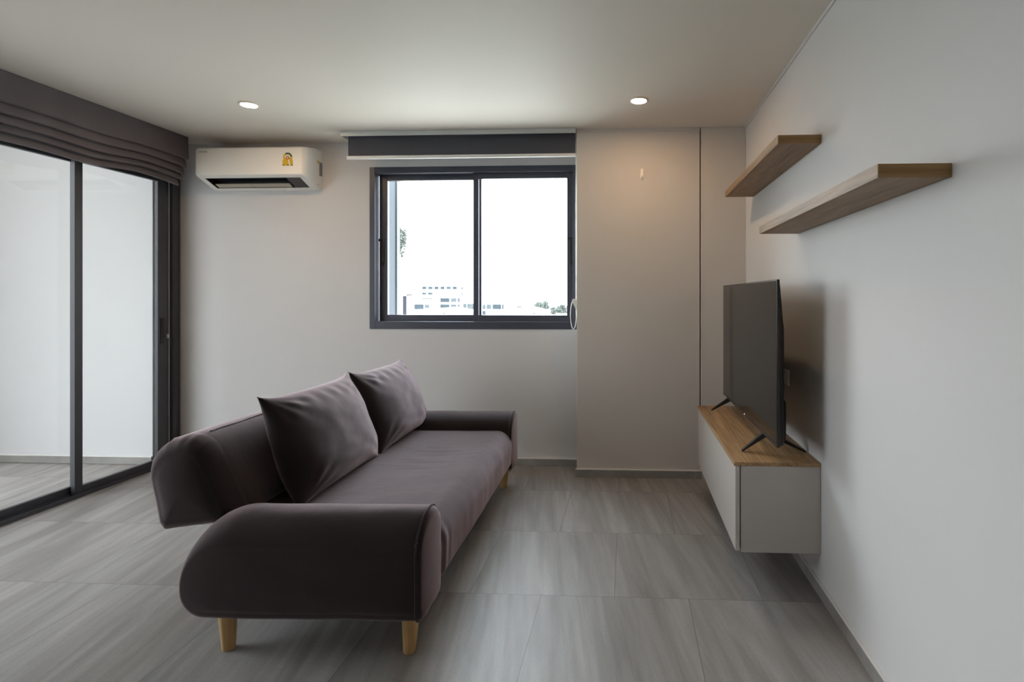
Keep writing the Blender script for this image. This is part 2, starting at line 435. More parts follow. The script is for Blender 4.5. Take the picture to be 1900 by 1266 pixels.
box_j = boxes((fx0+0.03, fx1+0.002, 3.846, 3.862, 0.014, DZ1-0.05), bev=0.002)
obj('jamb_profile', box_j, M['frame'], d)

# ------------------------------------------------------------------ roman blind over the sliding door
rb = thing('roman_blind', (-3.14, 3.73, 2.0), 'dark grey fabric roman blind gathered up above the sliding door', 'blind')
def blind_mesh():
    bm = bmesh.new()
    y0, y1 = 0.90, 3.735
    ny = 160
    # (x, z, wave weight) down the front, each fold tucked behind the one above
    folds = [(-3.128, 2.366), (-3.126, 2.30), (-3.122, 2.235), (-3.118, 2.213), (-3.128, 2.205), (-3.150, 2.222), (-3.158, 2.226)]
    prof = list(folds)
    xs = [-3.134, -3.148, -3.165, -3.183]; zs = [2.153, 2.106, 2.069, 2.028]; prevz = 2.213
    for i, (x, z) in enumerate(zip(xs, zs)):
        prof += [(x-0.018, prevz+0.004), (x-0.006, prevz-0.012), (x+0.003, z+0.010), (x+0.002, z+0.002), (x-0.002, z)]
        prof += [(x-0.016, z+0.001), (x-0.028, z+0.012)]
        prevz = z
    prof += [(-3.235, 2.06), (-3.24, 2.15), (-3.235, 2.366)]
    rings = []
    for j in range(ny+1):
        y = y0+(y1-y0)*j/ny
        r = []
        for k, (x, z) in enumerate(prof):
            f = max(0.0, min(1.0, (2.30-z)/0.25))
            wv = 0.010*math.sin(y*5.6+0.5+0.4*k/len(prof))*f + 0.006*math.sin(y*11.3+1.0)*f
            nx = 0.006*f*noise.noise(Vector((y*2.2, k*0.35, 3.1)))
            edge = max(0.0, (y-3.62)/0.115)
            r.append((x+nx-0.012*edge*edge*f, y-0.004*k/len(prof)*edge, z+wv-0.006*f*edge))
        rings.append(r)
    loft(bm, rings)
    return bm
fb = obj('blind_fabric', blind_mesh(), M['blindf'], rb, smooth=40)
obj('headboard', boxes((-3.225, -3.140, 0.92, 3.72, 2.335, 2.3665), bev=0.002), M['blindf'], rb)

# ------------------------------------------------------------------ roller blind over the window
ro = thing('roller_blind', (-1.2, 3.85, 2.25), 'roller blind with pale headrail and dark grey cloth rolled up above the window', 'blind')
hr = bmesh.new()
prism(hr, rounded([(3.654, CZ-0.001, 0), (3.800, CZ-0.001, 0), (3.800, CZ-0.030, 0), (3.796, CZ-0.030, 0), (3.796, CZ-0.005, 0), (3.659, CZ-0.005, 0), (3.663, CZ-0.034, 0.002), (3.656, CZ-0.034, 0.003)], 3), 'x', -1.972, XC0-0.004)
obj('headrail', hr, M['alu'], ro, smooth=30)
XBL, XBR = -1.944, -0.352
obj('end_bracket', boxes((-1.971, -1.966, 3.664, 3.795, CZ-0.032, CZ-0.006), bev=0.001), M['alu'], ro)
fbm = bmesh.new()
prism(fbm, rounded([(3.708, 2.206, 0), (3.708, CZ-0.010, 0), (3.7095, CZ-0.010, 0), (3.7095, 2.206, 0)], 2), 'x', XBL, XBR)
tube(fbm, [(XBL+0.004, 3.738, CZ-0.040), (XBR-0.004, 3.738, CZ-0.040)], 0.028, 24)
obj('blind_cloth', fbm, M['roller'], ro, smooth=40)
bb = bmesh.new()
prism(bb, rounded([(3.699, 2.187, 0.005), (3.719, 2.187, 0.005), (3.719, 2.209, 0.004), (3.699, 2.209, 0.004)], 3), 'x', XBL-0.007, XBR+0.003)
obj('bottom_bar', bb, M['cord'], ro, smooth=40)
cbm = bmesh.new()
XCD = -0.350
tube(cbm, [(XCD, 3.742, 2.33), (XCD, 3.732, 1.8), (XCD+0.001, 3.722, 1.19)], 0.0030, 8)
tube(cbm, [(XCD+0.0, 3.765, 2.33), (XCD+0.001, 3.755, 1.8), (XCD+0.001, 3.735, 1.19)], 0.0030, 8)
loop = [(XCD-0.017-0.0195*math.cos(2*PI*k/36), 3.722+0.012*math.sin(2*PI*k/72), 1.102+0.098*math.sin(2*PI*k/36)) for k in range(36)]
tube(cbm, loop, 0.0032, 8, closed=True)
cdo = obj('cord', cbm, M['cord'], ro, smooth=60)
wb = bmesh.new()
prism(wb, rounded([(XCD-0.026, 1.212, 0.010), (XCD-0.022, 1.190, 0.006), (XCD+0.001, 1.140, 0.004), (XCD+0.008, 1.142, 0.003), (XCD+0.008, 1.212, 0.006)], 4), 'y', 3.712, 3.730)
obj('cord_clip', wb, M['cord'], ro, smooth=40)

# ------------------------------------------------------------------ air conditioner
ac = thing('air_conditioner', (-2.65, YB, 2.16), 'white split air conditioner mounted high on the back wall', 'air conditioner')
AX0, AX1 = -3.050, -2.252
def AY(dp): return YB-dp
full = [(0.0, 2.014), (0.050, 2.016), (0.205, 2.078), (0.218, 2.088), (0.221, 2.100), (0.221, 2.262), (0.214, 2.276), (0.195, 2.286), (0.10, 2.303), (0.0, 2.307)]
notch = [(0.0, 2.014), (0.050, 2.016), (0.064, 2.0215), (0.060, 2.075), (0.150, 2.115), (0.186, 2.0705), (0.205, 2.078)] + full[3:]
ob0, ob1 = AX0+0.045, AX1-0.055
def acring(pts, x, sc=1.0, cz=2.16, cd=0.0):
    return [(x, AY(cd+(p[0]-cd)*sc), cz+(p[1]-cz)*sc) for p in pts]
bm = bmesh.new()
loft(bm, [acring(full, AX0, 0.955), acring(full, AX0+0.004, 0.985), acring(full, AX0+0.012, 1.0), acring(full, ob0)])
ends = [acring(full, ob1)]
for k in range(7):
    a = k/6*PI/2
    ends.append([(AX1-0.030+0.030*math.sin(a), AY(p[0]*(1-0.22*(1-math.cos(a))) if p[0] > 0.1 else p[0]), 2.16+(p[1]-2.16)*(1-0.03*(1-math.cos(a)))) for p in full])
loft(bm, ends)
loft(bm, [acring(notch, ob0), acring(notch, ob1)])
body = obj('body', bm, M['acwhite'], ac, smooth=28)
# dark cavity lining, shaped to the notch
lin = bmesh.new()
cav = [(0.066, 2.0235), (0.0625, 2.0735), (0.150, 2.1125), (0.183, 2.0715)]
pin = [(0.068, 2.026), (0.0665, 2.0715), (0.148, 2.108), (0.180, 2.0735)]
def strip(bm, pts, x0, x1):
    A = [bm.verts.new((x0, AY(p[0]), p[1])) for p in pts]; B = [bm.verts.new((x1, AY(p[0]), p[1])) for p in pts]
    for i in range(len(pts)-1): bm.faces.new((A[i], A[i+1], B[i+1], B[i]))
    bm.faces.new(A); bm.faces.new(B[::-1])
prism(lin, [(AY(p[0]), p[1]) for p in cav[:3]]+[(AY(p[0]), p[1]) for p in pin[2::-1]], 'x', ob0+0.001, ob1-0.001)
prism(lin, [(AY(0.150), 2.1125), (AY(0.183), 2.0715), (AY(0.180), 2.0715), (AY(0.148), 2.108)], 'x', ob0+0.001, ob1-0.001)
for xa, xb in ((ob0+0.001, ob0+0.004), (ob1-0.004, ob1-0.001)):
    prism(lin, [(AY(p[0]), p[1]) for p in cav], 'x', xa, xb)
obj('air_outlet', lin, M['acdark'], ac)
# louvre vanes and smoked display in the outlet
vx = [(ob0+0.020, ob0+0.285), (ob0+0.290, ob1-0.125)]
for a, b_ in vx:
    vb = bmesh.new()
    prism(vb, rounded([(AY(0.070), 2.0255, 0.002), (AY(0.112), 2.042, 0.003), (AY(0.110), 2.049, 0.003), (AY(0.072), 2.034, 0.003)], 3), 'x', a, b_)
    vo = obj('vane', vb, M['acvane'], ac, smooth=40)
db = bmesh.new()
prism(db, [(AY(0.070), 2.026), (AY(0.179), 2.0705), (AY(0.174), 2.078), (AY(0.066), 2.034)], 'x', ob1-0.105, ob1-0.006)
obj('display', db, M['acdisp'], ac)
# brand print on the front panel
def text_mesh(body_, size, depth):
    cu = bpy.data.curves.new('print', 'FONT'); cu.body = body_; cu.size = size; cu.extrude = depth
    to = bpy.data.objects.new('print', cu); COL.objects.link(to)
    bpy.context.view_layer.update()
    me = bpy.data.meshes.new_from_object(to.evaluated_get(bpy.context.evaluated_depsgraph_get()))
    bpy.data.objects.remove(to); bpy.data.curves.remove(cu)
    return me
def text_obj(name, body_, width, x, y, z, mat, parent):
    me = text_mesh(body_, 1.0, 0.0)
    bm = bmesh.new(); bm.from_mesh(me); bpy.data.meshes.remove(me)
    xs = [v.co.x for v in bm.verts]; s = width/(max(xs)-min(xs)); x0 = min(xs)
    for v in bm.verts: v.co = Vector((x+(v.co.x-x0)*s, y, z+v.co.y*s))
    ex = bmesh.ops.extrude_face_region(bm, geom=bm.faces[:])
    bmesh.ops.translate(bm, vec=(0, -0.0008, 0), verts=[e for e in ex['geom'] if isinstance(e, bmesh.types.BMVert)])
    return obj(name, bm, mat, parent)
text_obj('brand_print', 'SAMSUNG', 0.060, AX0+0.030, AY(0.2211), 2.246, M['logo'], ac)
# yellow energy label
YE = AY(0.2212)
def disc_xz(bm, cx, cz, r, y0, y1, n=28, a0=0.0, a1=2*PI, rin=0.0):
    if rin <= 0:
        prism(bm, [(cx+r*math.cos(a0+(a1-a0)*k/n), cz+r*math.sin(a0+(a1-a0)*k/n)) for k in range(n)], 'y', y0, y1)
    else:
        pts = [(cx+r*math.cos(a0+(a1-a0)*k/n), cz+r*math.sin(a0+(a1-a0)*k/n)) for k in range(n+1)]
        pts += [(cx+rin*math.cos(a1-(a1-a0)*k/n), cz+rin*math.sin(a1-(a1-a0)*k/n)) for k in range(n+1)]
        prism(bm, pts, 'y', y0, y1)
lx, lz = AX1-0.122, 2.205
eb = bmesh.new()
pts = [(lx-0.038, 2.146), (lx+0.038, 2.146), (lx+0.036, 2.180)]
pts += [(lx+0.033*math.cos(a*PI/180), lz+0.033*math.sin(a*PI/180)) for a in range(-20, 201, 10)]
pts += [(lx-0.036, 2.180)]
prism(eb, pts, 'y', YE, YE-0.0008)
lab = obj('energy_label', eb, M['yellow'], ac)
g = bmesh.new(); disc_xz(g, lx, lz, 0.0325, YE-0.0008, YE-0.0014, 20, math.radians(5), math.radians(125), 0.022); obj('gauge_arc', g, M['green'], lab)
g = bmesh.new(); disc_xz(g, lx, lz-0.003, 0.021, YE-0.0008, YE-0.0014, 24, math.radians(0), math.radians(180), 0.013)
prism(g, [(lx+0.002, 2.190), (lx+0.010, 2.190), (lx+0.021, 2.150), (lx+0.011, 2.150)], 'y', YE-0.0008, YE-0.0014); obj('white_band', g, M['white'], lab)
g = bmesh.new(); disc_xz(g, lx, lz-0.004, 0.012, YE-0.0008, YE-0.0014, 24); obj('red_disc', g, M['red'], lab)
g = bmesh.new(); disc_xz(g, lx, lz-0.004, 0.0055, YE-0.0014, YE-0.0019, 20); obj('white_dot', g, M['white'], lab)
g = bmesh.new()
for dx in (-0.030, 0.002, 0.030): box(g, lx+dx-0.006, lx+dx+0.006, YE-0.0014, YE-0.0008, 2.147, 2.153)
obj('small_print', g, M['green'], lab)
g = boxes((AX1-0.0003, AX1+0.0010, AY(0.040), AY(0.002), 2.115, 2.215)); obj('side_label', g, M['greysticker'], ac)
g = boxes((AX1-0.0003, AX1+0.0010, AY(0.066), AY(0.046), 2.200, 2.222)); obj('side_sticker', g, M['yellow'], ac)
g = bmesh.new(); tube(g, [(AX1-0.001, AY(0.052), 2.045), (AX1+0.001, AY(0.052), 2.045)], 0.004, 10); obj('screw', g, M['logo'], ac)

# ------------------------------------------------------------------ downlights
def downlight(x, y, label):
    t = thing('downlight', (x, y, CZ), label, 'light', 'recessed ceiling downlights')
    r = bmesh.new()
    prof = [(0.0435, CZ-0.0005), (0.057, CZ-0.0005), (0.0565, CZ-0.003), (0.050, CZ-0.0066), (0.045, CZ-0.0076), (0.0435, CZ-0.0074), (0.0435, CZ-0.0005)]
    loft(r, [[(x+q*math.cos(2*PI*k/40), y+q*math.sin(2*PI*k/40), z) for k in range(40)] for q, z in prof], cap=False)
    obj('trim_ring', r, M['dlring'], t, smooth=40)
    l = bmesh.new()
    lathe(l, [(0.043, CZ-0.0080), (0.0432, CZ-0.0075), (0.043, CZ-0.0005)], (x, y), 40)
    obj('lamp_face', l, M['dlamp'], t)
    return t
downlight(-2.236, 3.116, 'lit round recessed downlight in the ceiling above the air conditioner side, left one')
downlight(0.070, 3.156, 'lit round recessed downlight in the ceiling in front of the pillar')

# ------------------------------------------------------------------ wall hook
hk = thing('wall_hook', (0.103, YC, 2.06), 'small cream adhesive hook stuck high on the pillar below the downlight', 'hook')
h = bmesh.new(); box(h, 0.094, 0.112, YC-0.004, YC, 2.030, 2.095, bev=0.0018); obj('back_plate', h, M['hook'], hk)
h = bmesh.new(); tube(h, [(0.103, YC-0.003, 2.062), (0.103, YC-0.010, 2.046), (0.103, YC-0.018, 2.034), (0.103, YC-0.026, 2.034), (0.103, YC-0.030, 2.044)], [0.005, 0.005, 0.005, 0.0045, 0.004], 10); obj('hook_arm', h, M['hook'], hk, smooth=50)

# ------------------------------------------------------------------ floating shelves
def shelf(x0, y0, y1, z0, z1, label):
    bm = boxes((x0, XR, y0, y1, z0, z1), bev=0.0012)
    o = obj('floating_shelf', bm, M['shelf'], None, origin=(XR, (y0+y1)/2, z0))
    obj('edge_band', boxes((x0+0.0008, XR-0.001, y0-0.0012, y0+0.0006, z0+0.0006, z1-0.0006)), M['band'], o)
    return tag(o, label, 'shelf', 'oak shelves on the right wall')
shelf(0.620, 2.264, 3.458, 1.855, 1.891, 'higher and farther oak floating shelf, nearest the pillar')
shelf(0.619, 1.373, 2.572, 1.520, 1.555, 'lower and nearer oak floating shelf, closest to the viewer')

# ------------------------------------------------------------------ TV cabinet
cb = thing('tv_cabinet', (0.62, 2.85, 0.17), 'wall hung low taupe cabinet with an oak top under the television', 'cabinet')
CY0, CY1 = 2.270, 3.436
ct = boxes((0.443, XR-0.001, CY0-0.002, CY1, 0.527, 0.543), bev=0.0012)
obj('worktop', ct, M['oak'], cb)
obj('carcass', boxes((0.4715, XR-0.001, CY0, CY0+0.018, 0.170, 0.5265), (0.4715, XR-0.001, CY1-0.018, CY1, 0.170, 0.5265), (0.4715, XR-0.001, CY0+0.018, CY1-0.018, 0.170, 0.188),
                     (0.780, XR-0.001, CY0+0.018, CY1-0.018, 0.188, 0.5265), (0.4715, 0.780, CY0+0.018, CY1-0.018, 0.508, 0.5265), bev=0.0008), M['cab'], cb)
obj('flap_door', boxes((0.449, 0.467, CY0+0.001, CY1-0.001, 0.176, 0.524), bev=0.001), M['cab'], cb)

# ------------------------------------------------------------------ television
tv = thing('television', (0.62, 2.82, 0.543), 'large black flat television standing on the oak topped cabinet', 'television')
TX, TY0, TY1, TZ0, TZ1 = 0.600, 2.203, 3.413, 0.621, 1.296
b = boxes((TX, TX+0.011, TY0, TY1, TZ0, TZ1), bev=0.0015)
obj('bezel', b, M['tvplastic'], tv)
obj('screen', boxes((TX-0.0008, TX+0.002, TY0+0.006, TY1-0.006, TZ0+0.016, TZ1-0.006)), M['screen'], tv)
b = bmesh.new()
def slabring(x, m0, mz0, mz1):
    return [(x, TY0+m0, TZ0+mz0), (x, TY1-m0, TZ0+mz0), (x, TY1-m0, TZ1-mz1), (x, TY0+m0, TZ1-mz1)]
loft(b, [slabring(TX+0.011, 0.004, 0.003, 0.004), slabring(TX+0.018, 0.012, 0.004, 0.05), slabring(TX+0.030, 0.022, 0.006, 0.17), slabring(TX+0.038, 0.035, 0.012, 0.20)])
obj('back_cover', b, M['tvplastic'], tv)
b = bmesh.new()
loft(b, [slabring(TX+0.036, 0.05, 0.012, 0.48), slabring(TX+0.050, 0.06, 0.014, 0.50), slabring(TX+0.056, 0.07, 0.022, 0.51)])
obj('electronics_housing', b, M['tvplastic'], tv)
for yy, fy in ((2.445, -0.02), (3.265, 0.02)):
    lg = bmesh.new()
    apex = (TX+0.022, yy, TZ0+0.004)
    for tipx in (0.507, 0.782):
        ty_ = yy+fy
        A = Vector(apex); B = Vector((tipx, ty_, 0.5475))
        rings = []
        for t, hw, hh in ((0.0, 0.013, 0.016), (0.12, 0.013, 0.013), (0.9, 0.009, 0.005), (1.0, 0.008, 0.0035)):
            p = A.lerp(B, t)
            z0 = max(p.z-hh, 0.5432)
            rings.append([(p.x, p.y-hw, z0), (p.x, p.y+hw, z0), (p.x, p.y+hw, p.z+hh), (p.x, p.y-hw, p.z+hh)])
        loft(lg, rings)
    box(lg, TX+0.004, TX+0.040, yy-0.013, yy+0.013, TZ0-0.012, TZ0+0.03)
    obj('stand_foot', lg, M['tvplastic'], tv)
obj('standby_light', boxes((TX-0.0012, TX+0.001, 2.80, 2.808, TZ0+0.005, TZ0+0.009)), M['led'], tv)
# socket behind the television
so = thing('wall_socket', (XR, 2.736, 0.83), 'white wall socket with a plug half hidden behind the television', 'socket')
obj('socket_plate', boxes((XR-0.009, XR, 2.700, 2.772, 0.790, 0.865), bev=0.003), M['cord'], so)
obj('plug', boxes((XR-0.045, XR-0.009, 2.715, 2.750, 0.810, 0.845), bev=0.006), M['cord'], so)
cw = bmesh.new(); pts = []
for k in range(21):
    t = k/20
    pts.append((XR-0.030-0.075*math.sin(t*PI)*0.4-0.02*t, 2.73+0.05*t, 0.815-0.255*t+0.03*math.sin(t*PI)))
tube(cw, pts, 0.0035, 8)
obj('power_cable', cw, M['cord'], so, smooth=60)

# ------------------------------------------------------------------ sofa
SROT = math.radians(1.3)
SP = Vector((-0.69, 1.86, 0))
def srot(p):
    x, y, z = p[0]-SP.x, p[1]-SP.y, p[2]
    c, s = math.cos(SROT), math.sin(SROT)
    return Vector((SP.x+x*c-y*s, SP.y+x*s+y*c, z))
def rot_bm(bm):
    for v in bm.verts: v.co = srot(v.co)
    return bm
sf = thing('sofa', (-1.10, 2.73, 0), 'dark brown grey fabric sofa on pale wooden legs', 'sofa')
def fold_noise(p, amp, sc=6.0):
    return amp*noise.noise(Vector((p[0]*sc, p[1]*sc, p[2]*sc)))
def arm(y0, y1):
    """bolster arm: rounded back end, flat front cap with a seam, half-round top"""
    bm = bmesh.new()
    rings = []
    ns = 28
    yc, hw = (y0+y1)/2, (y1-y0)/2
    for i in range(ns+1):
        a = -PI/2+PI*i/ns
        s = math.sin(a)
        c = max(0.0, math.cos(a))
        e = 1-c
        z1 = 0.489-0.105*e; z0 = 0.138+0.028*e**3
        x0 = -1.522+0.022*e; x1 = -0.678-0.008*e
        out = rounded([(x0, z0, 0.080), (x1, z0, 0.016), (x1, z1, 0.020), (x0, z1, 0.215)], 12, 0.62)
        # resample straight runs so that soft unevenness shows
        dense = []
        for k in range(len(out)):
            p, q = Vector(out[k]), Vector(out[(k+1) % len(out)])
            m = max(1, int((q-p).length/0.04))
            for t in range(m): dense.append(p.lerp(q, t/m))
        r = []
        for p in dense:
            b_ = 0.006*noise.noise(Vector((p.x*5, s*1.5+yc*7, p.y*5)))
            r.append((p.x, yc+hw*s*(1.0+0.0), p.y+b_*0.7))
        rings.append(r)
    m = min(len(r) for r in rings)
    # equal vertex counts: resample every ring by arc length
    RS = []
    for r in rings:
        L = [0.0]
        for k in range(len(r)): L.append(L[-1]+(Vector(r[(k+1) % len(r)])-Vector(r[k])).length)
        tot = L[-1]; n = 120; o = []; k = 0
        for q in range(n):
            t = tot*q/n
            while L[k+1] < t: k += 1
            f = (t-L[k])/max(1e-9, L[k+1]-L[k])
            o.append(Vector(r[k]).lerp(Vector(r[(k+1) % len(r)]), f))
        RS.append(o)
    # fill both flat sides with shrinking, slightly bulging rings
    def inner(ring, sgn):
        c = sum(ring, Vector())/len(ring)
        res = []
        for sc, bl in ((0.985, 0.0006), (0.96, 0.0015), (0.92, 0.003), (0.84, 0.0045), (0.7, 0.006), (0.4, 0.0075), (0.12, 0.008)):
            res.append([Vector((c.x+(p.x-c.x)*sc, p.y+sgn*bl+(1-sc)*0.008*noise.noise(Vector((p.x*sc*4, sgn*5+yc, p.z*sc*4))), c.z+(p.z-c.z)*sc)) for p in ring])
        return res
    allr = inner(RS[0], -1)[::-1]+RS+inner(RS[-1], 1)
    loft(bm, allr)
    return rot_bm(bm)
def arm_seam(y0, y1):
    bm = bmesh.new()
    yc, hw = (y0+y1)/2, (y1-y0)/2
    up, dn = [], []
    for i in range(41):
        a = -PI/2+PI*i/40
        s, c = math.sin(a), max(0.0, math.cos(a)); e = 1-c
        up.append((-0.692-0.010*e, yc+hw*s*1.012, 0.4905-0.105*e)); dn.append((-0.692-0.010*e, yc+hw*s*1.012, 0.1365+0.028*e**3))
    tube(bm, up+dn[::-1], 0.0032, 8, closed=True)
    return rot_bm(bm)
for ya, yb_ in ((1.772, 1.982), (3.352, 3.572)):
    ao = obj('armrest', arm(ya, yb_), M['sofa'], sf, smooth=60)
    obj('piping', arm_seam(ya, yb_), M['sofa'], ao, smooth=60)

def seat():
    bm = bmesh.new()
    y0, y1 = 1.950, 3.395
    base = rounded([(-1.50, 0.168, 0.02), (-0.684, 0.168, 0.03), (-0.674, 0.393, 0.095), (-1.50, 0.391, 0.02)], 14)
    dense = []
    for k in range(len(base)):
        p, q = Vector(base[k]), Vector(base[(k+1) % len(base)])
        m = max(1, int((q-p).length/0.012))
        for t in range(m): dense.append(p.lerp(q, t/m))
    rings = []
    ny = 200
    wr = [(2.63, -1.06, .13, .010, 0.9), (2.70, -1.00, .16, .009, 1.0), (2.745, -1.08, .14, .010, .8), (2.83, -0.98, .15, .009, 1.0), (2.90, -1.02, .20, .010, 1.2), (2.97, -1.05, .12, .008, .7), (2.60, -1.02, .10, .010, .7)]
    for j in range(ny+1):
        y = y0+(y1-y0)*j/ny
        u = (y-y0)/(y1-y0)
        edge = min(1.0, min(u, 1-u)/0.05)
        r = []
        for p in dense:
            x, z = p.x, p.y
            dz = 0.0; dx = 0.0
            top = max(0.0, min(1.0, (z-0.33)/0.06))
            fr = max(0.0, min(1.0, (x+0.80)/0.10))
            dz += top*(0.012*math.sin(PI*u)-0.010*(1-edge)**2)
            dz -= top*0.012*math.exp(-((x+1.05)/0.22)**2-((y-2.78)/0.30)**2)
            for (wy, wx, wl, ww, wa) in wr:
                yy = y-wy-0.10*(x-wx)**2*4+0.06*(x-wx)
                dz += top*wa*0.0042*math.exp(-(yy/ww)**2-((x-wx)/wl)**2)
            dz += top*0.004*noise.noise(Vector((x*4, y*4, 1)))
            dx += fr*(1-top*0.5)*(0.006*noise.noise(Vector((y*4, z*2.5, 4)))+0.0018*noise.noise(Vector((y*13, z*4, 9))))
            # puckers where the front meets the near arm
            dx += fr*(1-top)*0.006*math.sin((y-y0)*95)*math.exp(-(y-y0)/0.06)
            dx -= fr*0.016*(1-edge)**2
            r.append((x+dx, y, z+dz))
        rings.append(r)
    loft(bm, rings)
    return rot_bm(bm)
obj('seat_cushion', seat(), M['sofa'], sf, smooth=60)

def backrest():
    bm = bmesh.new()
    y0, y1 = 1.875, 3.480
    sec = rounded([(-1.680, 0.376, 0.026), (-1.374, 0.418, 0.04), (-1.532, 0.744, 0.10), (-1.738, 0.680, 0.150)], 12)
    dense = []
    for k in range(len(sec)):
        p, q = Vector(sec[k]), Vector(sec[(k+1) % len(sec)])
        m = max(1, int((q-p).length/0.03))
        for t in range(m): dense.append(p.lerp(q, t/m))
    c = sum((Vector(p) for p in dense), Vector((0, 0)))/len(dense)
    def ringat(y, sc, wr=0.0):
        out = []
        for k, p in enumerate(dense):
            q = c+(Vector(p)-c)*sc
            a = math.atan2(p[1]-c.y, p[0]-c.x)
            d = wr*(0.0030*math.sin(a*26)+0.002*math.sin(a*41+1))
            n = (Vector(p)-c).normalized()
            nz = 0.004*noise.noise(Vector((q.x*5, y*3, q.y*5)))
            out.append((q.x+n.x*(d+nz), y, q.y+n.y*(d+nz)))
        return out
    rings = []
    R = 0.080
    def capr(y_, sgn):
        res = []
        for sc, dd in ((0.06, -0.014), (0.2, -0.0135), (0.35, -0.012), (0.5, -0.009), (0.62, -0.005), (0.70, 0.0)):
            res.append(ringat(y_+sgn*dd, sc))
        for k in range(1, 15):
            a = k/14*PI/2
            res.append(ringat(y_+sgn*R*(1-math.cos(a)), 0.70+0.30*math.sin(a), 0.6 if 6 <= k <= 12 else 0.15))
        return res
    rings += capr(y0, 1)
    rings.append(ringat(y0+R+0.004, 0.9965)); rings.append(ringat(y0+R+0.008, 1.0))
    n = 50
    for j in range(1, n): rings.append(ringat(y0+R+0.008+(y1-y0-2*R-0.016)*j/n, 1.0))
    rings.append(ringat(y1-R-0.008, 1.0)); rings.append(ringat(y1-R-0.004, 0.9965))
    rings += capr(y1, -1)[::-1]
    loft(bm, rings)
    return rot_bm(bm)
bo = obj('backrest', backrest(), M['sofa'], sf, smooth=60)
ps = bmesh.new(); tube(ps, [(-1.556, 1.985+1.39*k/40, 0.7225+0.001*math.sin(k)) for k in range(41)], 0.003, 6)
obj('piping', rot_bm(ps), M['sofa'], bo, smooth=60)
# hidden steel brackets carry the backrest on the frame
for yy in (2.3, 3.1):
    hb = bmesh.new(); box(hb, -1.52, -1.43, yy, yy+0.05, 0.25, 0.46, bev=0.004)
    obj('back_bracket', rot_bm(hb), M['black'], sf)
for lx_, ly_ in ((-0.745, 1.846), (-1.390, 1.846), (-0.748, 3.470), (-1.395, 3.470)):
    lb = bmesh.new()
    lean = 0.006 if lx_ > -1 else -0.004
    lathe(lb, [(0.019, 0.0), (0.0205, 0.003), (0.030, 0.130), (0.0305, 0.150)], (0, 0), 24)
    for v in lb.verts: v.co = Vector((lx_+v.co.x-lean*(1-v.co.z/0.15), ly_+v.co.y, v.co.z))
    obj('leg', rot_bm(lb), M['legwood'], sf, smooth=50)

# ------------------------------------------------------------------ pillows
def pillow(yc, zb, xb, zt, xt, w, thick, seed, label, tilt=0.0, ears=(1, 1, 1, 1)):
    """upright pillow: u runs along y, v up the lean from (xb,zb) to (xt,zt)"""
    bm = bmesh.new()
    n = 70
    up = Vector((xt-xb, 0, zt-zb)); H = up.length; up.normalize()
    nor = Vector((up.z, 0, -up.x))            # points to the front
    ey = Vector((0, 1, 0))
    c0 = Vector(((xb+xt)/2, yc, (zb+zt)/2))
    if tilt:
        R = Matrix.Rotation(tilt, 3, nor); up = R @ up; ey = R @ ey
    def pt(u, v, side):
        au, av = abs(u), abs(v)
        # outline: edges drawn in between pointed corners
        wu = 1-0.030*(1-v*v)**0.8 * 1.0; hv = 1-0.028*(1-u*u)**0.8
        pu = u*(w/2)*(1-(1-wu)*au**3); pv = v*(H/2)*(1-(1-hv)*av**3)
        e = 0.018*(au*av)**8
        pu += e*math.copysign(1, u); pv += e*math.copysign(1, v)*1.2
        t = ((1-au**2.6)*(1-av**2.6))**0.48*thick/2
        # bottom is fuller, it slumps on the seat
        t *= 1+0.14*(-v)
        # wrinkles from the corners and along the top edge
        f = 0
        for cu, cv in ((-1, -1), (1, -1), (1, 1), (-1, 1)):
            du, dv = u-cu, v-cv
            r = math.hypot(du, dv); a = math.atan2(dv, du)
            f += 0.0036*math.sin(a*15+seed+cu*2)*math.exp(-((r-0.40)/0.24)**2)
        f += 0.0035*math.sin(u*22+seed*2+3*v)*math.exp(-((v-0.78)/0.16)**2)*(1-au**4)
        f += 0.0028*math.sin(v*19+u*4+seed)*math.exp(-((v+0.72)/0.22)**2)*(1-au**4)
        f += 0.008*noise.noise(Vector((u*1.5+seed, v*1.5, side*2.0)))+0.0028*noise.noise(Vector((u*4+seed, v*4, side*3.0)))
        lim = ((1-au**6)*(1-av**6))
        return c0+ey*pu+up*pv+nor*(side*(t+f*lim))
    grid = {}
    for side in (1, -1):
        for i in range(n+1):
            for j in range(n+1):
                u = -1+2*i/n; v = -1+2*j/n
                u = math.sin(u*PI/2)*0.35+u*0.65; v = math.sin(v*PI/2)*0.35+v*0.65
                if side == -1 and (i in (0, n) or j in (0, n)):
                    grid[(side, i, j)] = grid[(1, i, j)]
                else:
                    grid[(side, i, j)] = bm.verts.new(pt(u, v, side))
        for i in range(n):
            for j in range(n):
                q = [grid[(side, i, j)], grid[(side, i+1, j)], grid[(side, i+1, j+1)], grid[(side, i, j+1)]]
                bm.faces.new(q if side == 1 else q[::-1])
    rot_bm(bm)
    t = obj('sofa_pillow', bm, M['sofa'], None, smooth=80, origin=srot((xb, yc, zb)))
    tag(t, label, 'pillow', 'pillows on the sofa')
    return t
pillow(2.435, 0.402, -1.282, 0.815, -1.434, 0.685, 0.235, 1.3, 'nearer dark pillow leaning on the backrest beside the near armrest', tilt=0.0)
pillow(3.162, 0.402, -1.282, 0.812, -1.434, 0.680, 0.22, 4.1, 'farther dark pillow leaning on the backrest towards the window wall', tilt=0.0)

# ------------------------------------------------------------------ outside the window
struct('wall_outside', boxes((-2.10, -1.845, YB+0.15, 4.26, -0.5, 3.2)), M['fin'])
struct('trim_3', boxes((-2.10, -1.835, 4.26, 4.32, -0.5, 3.2)), M['finlight'])

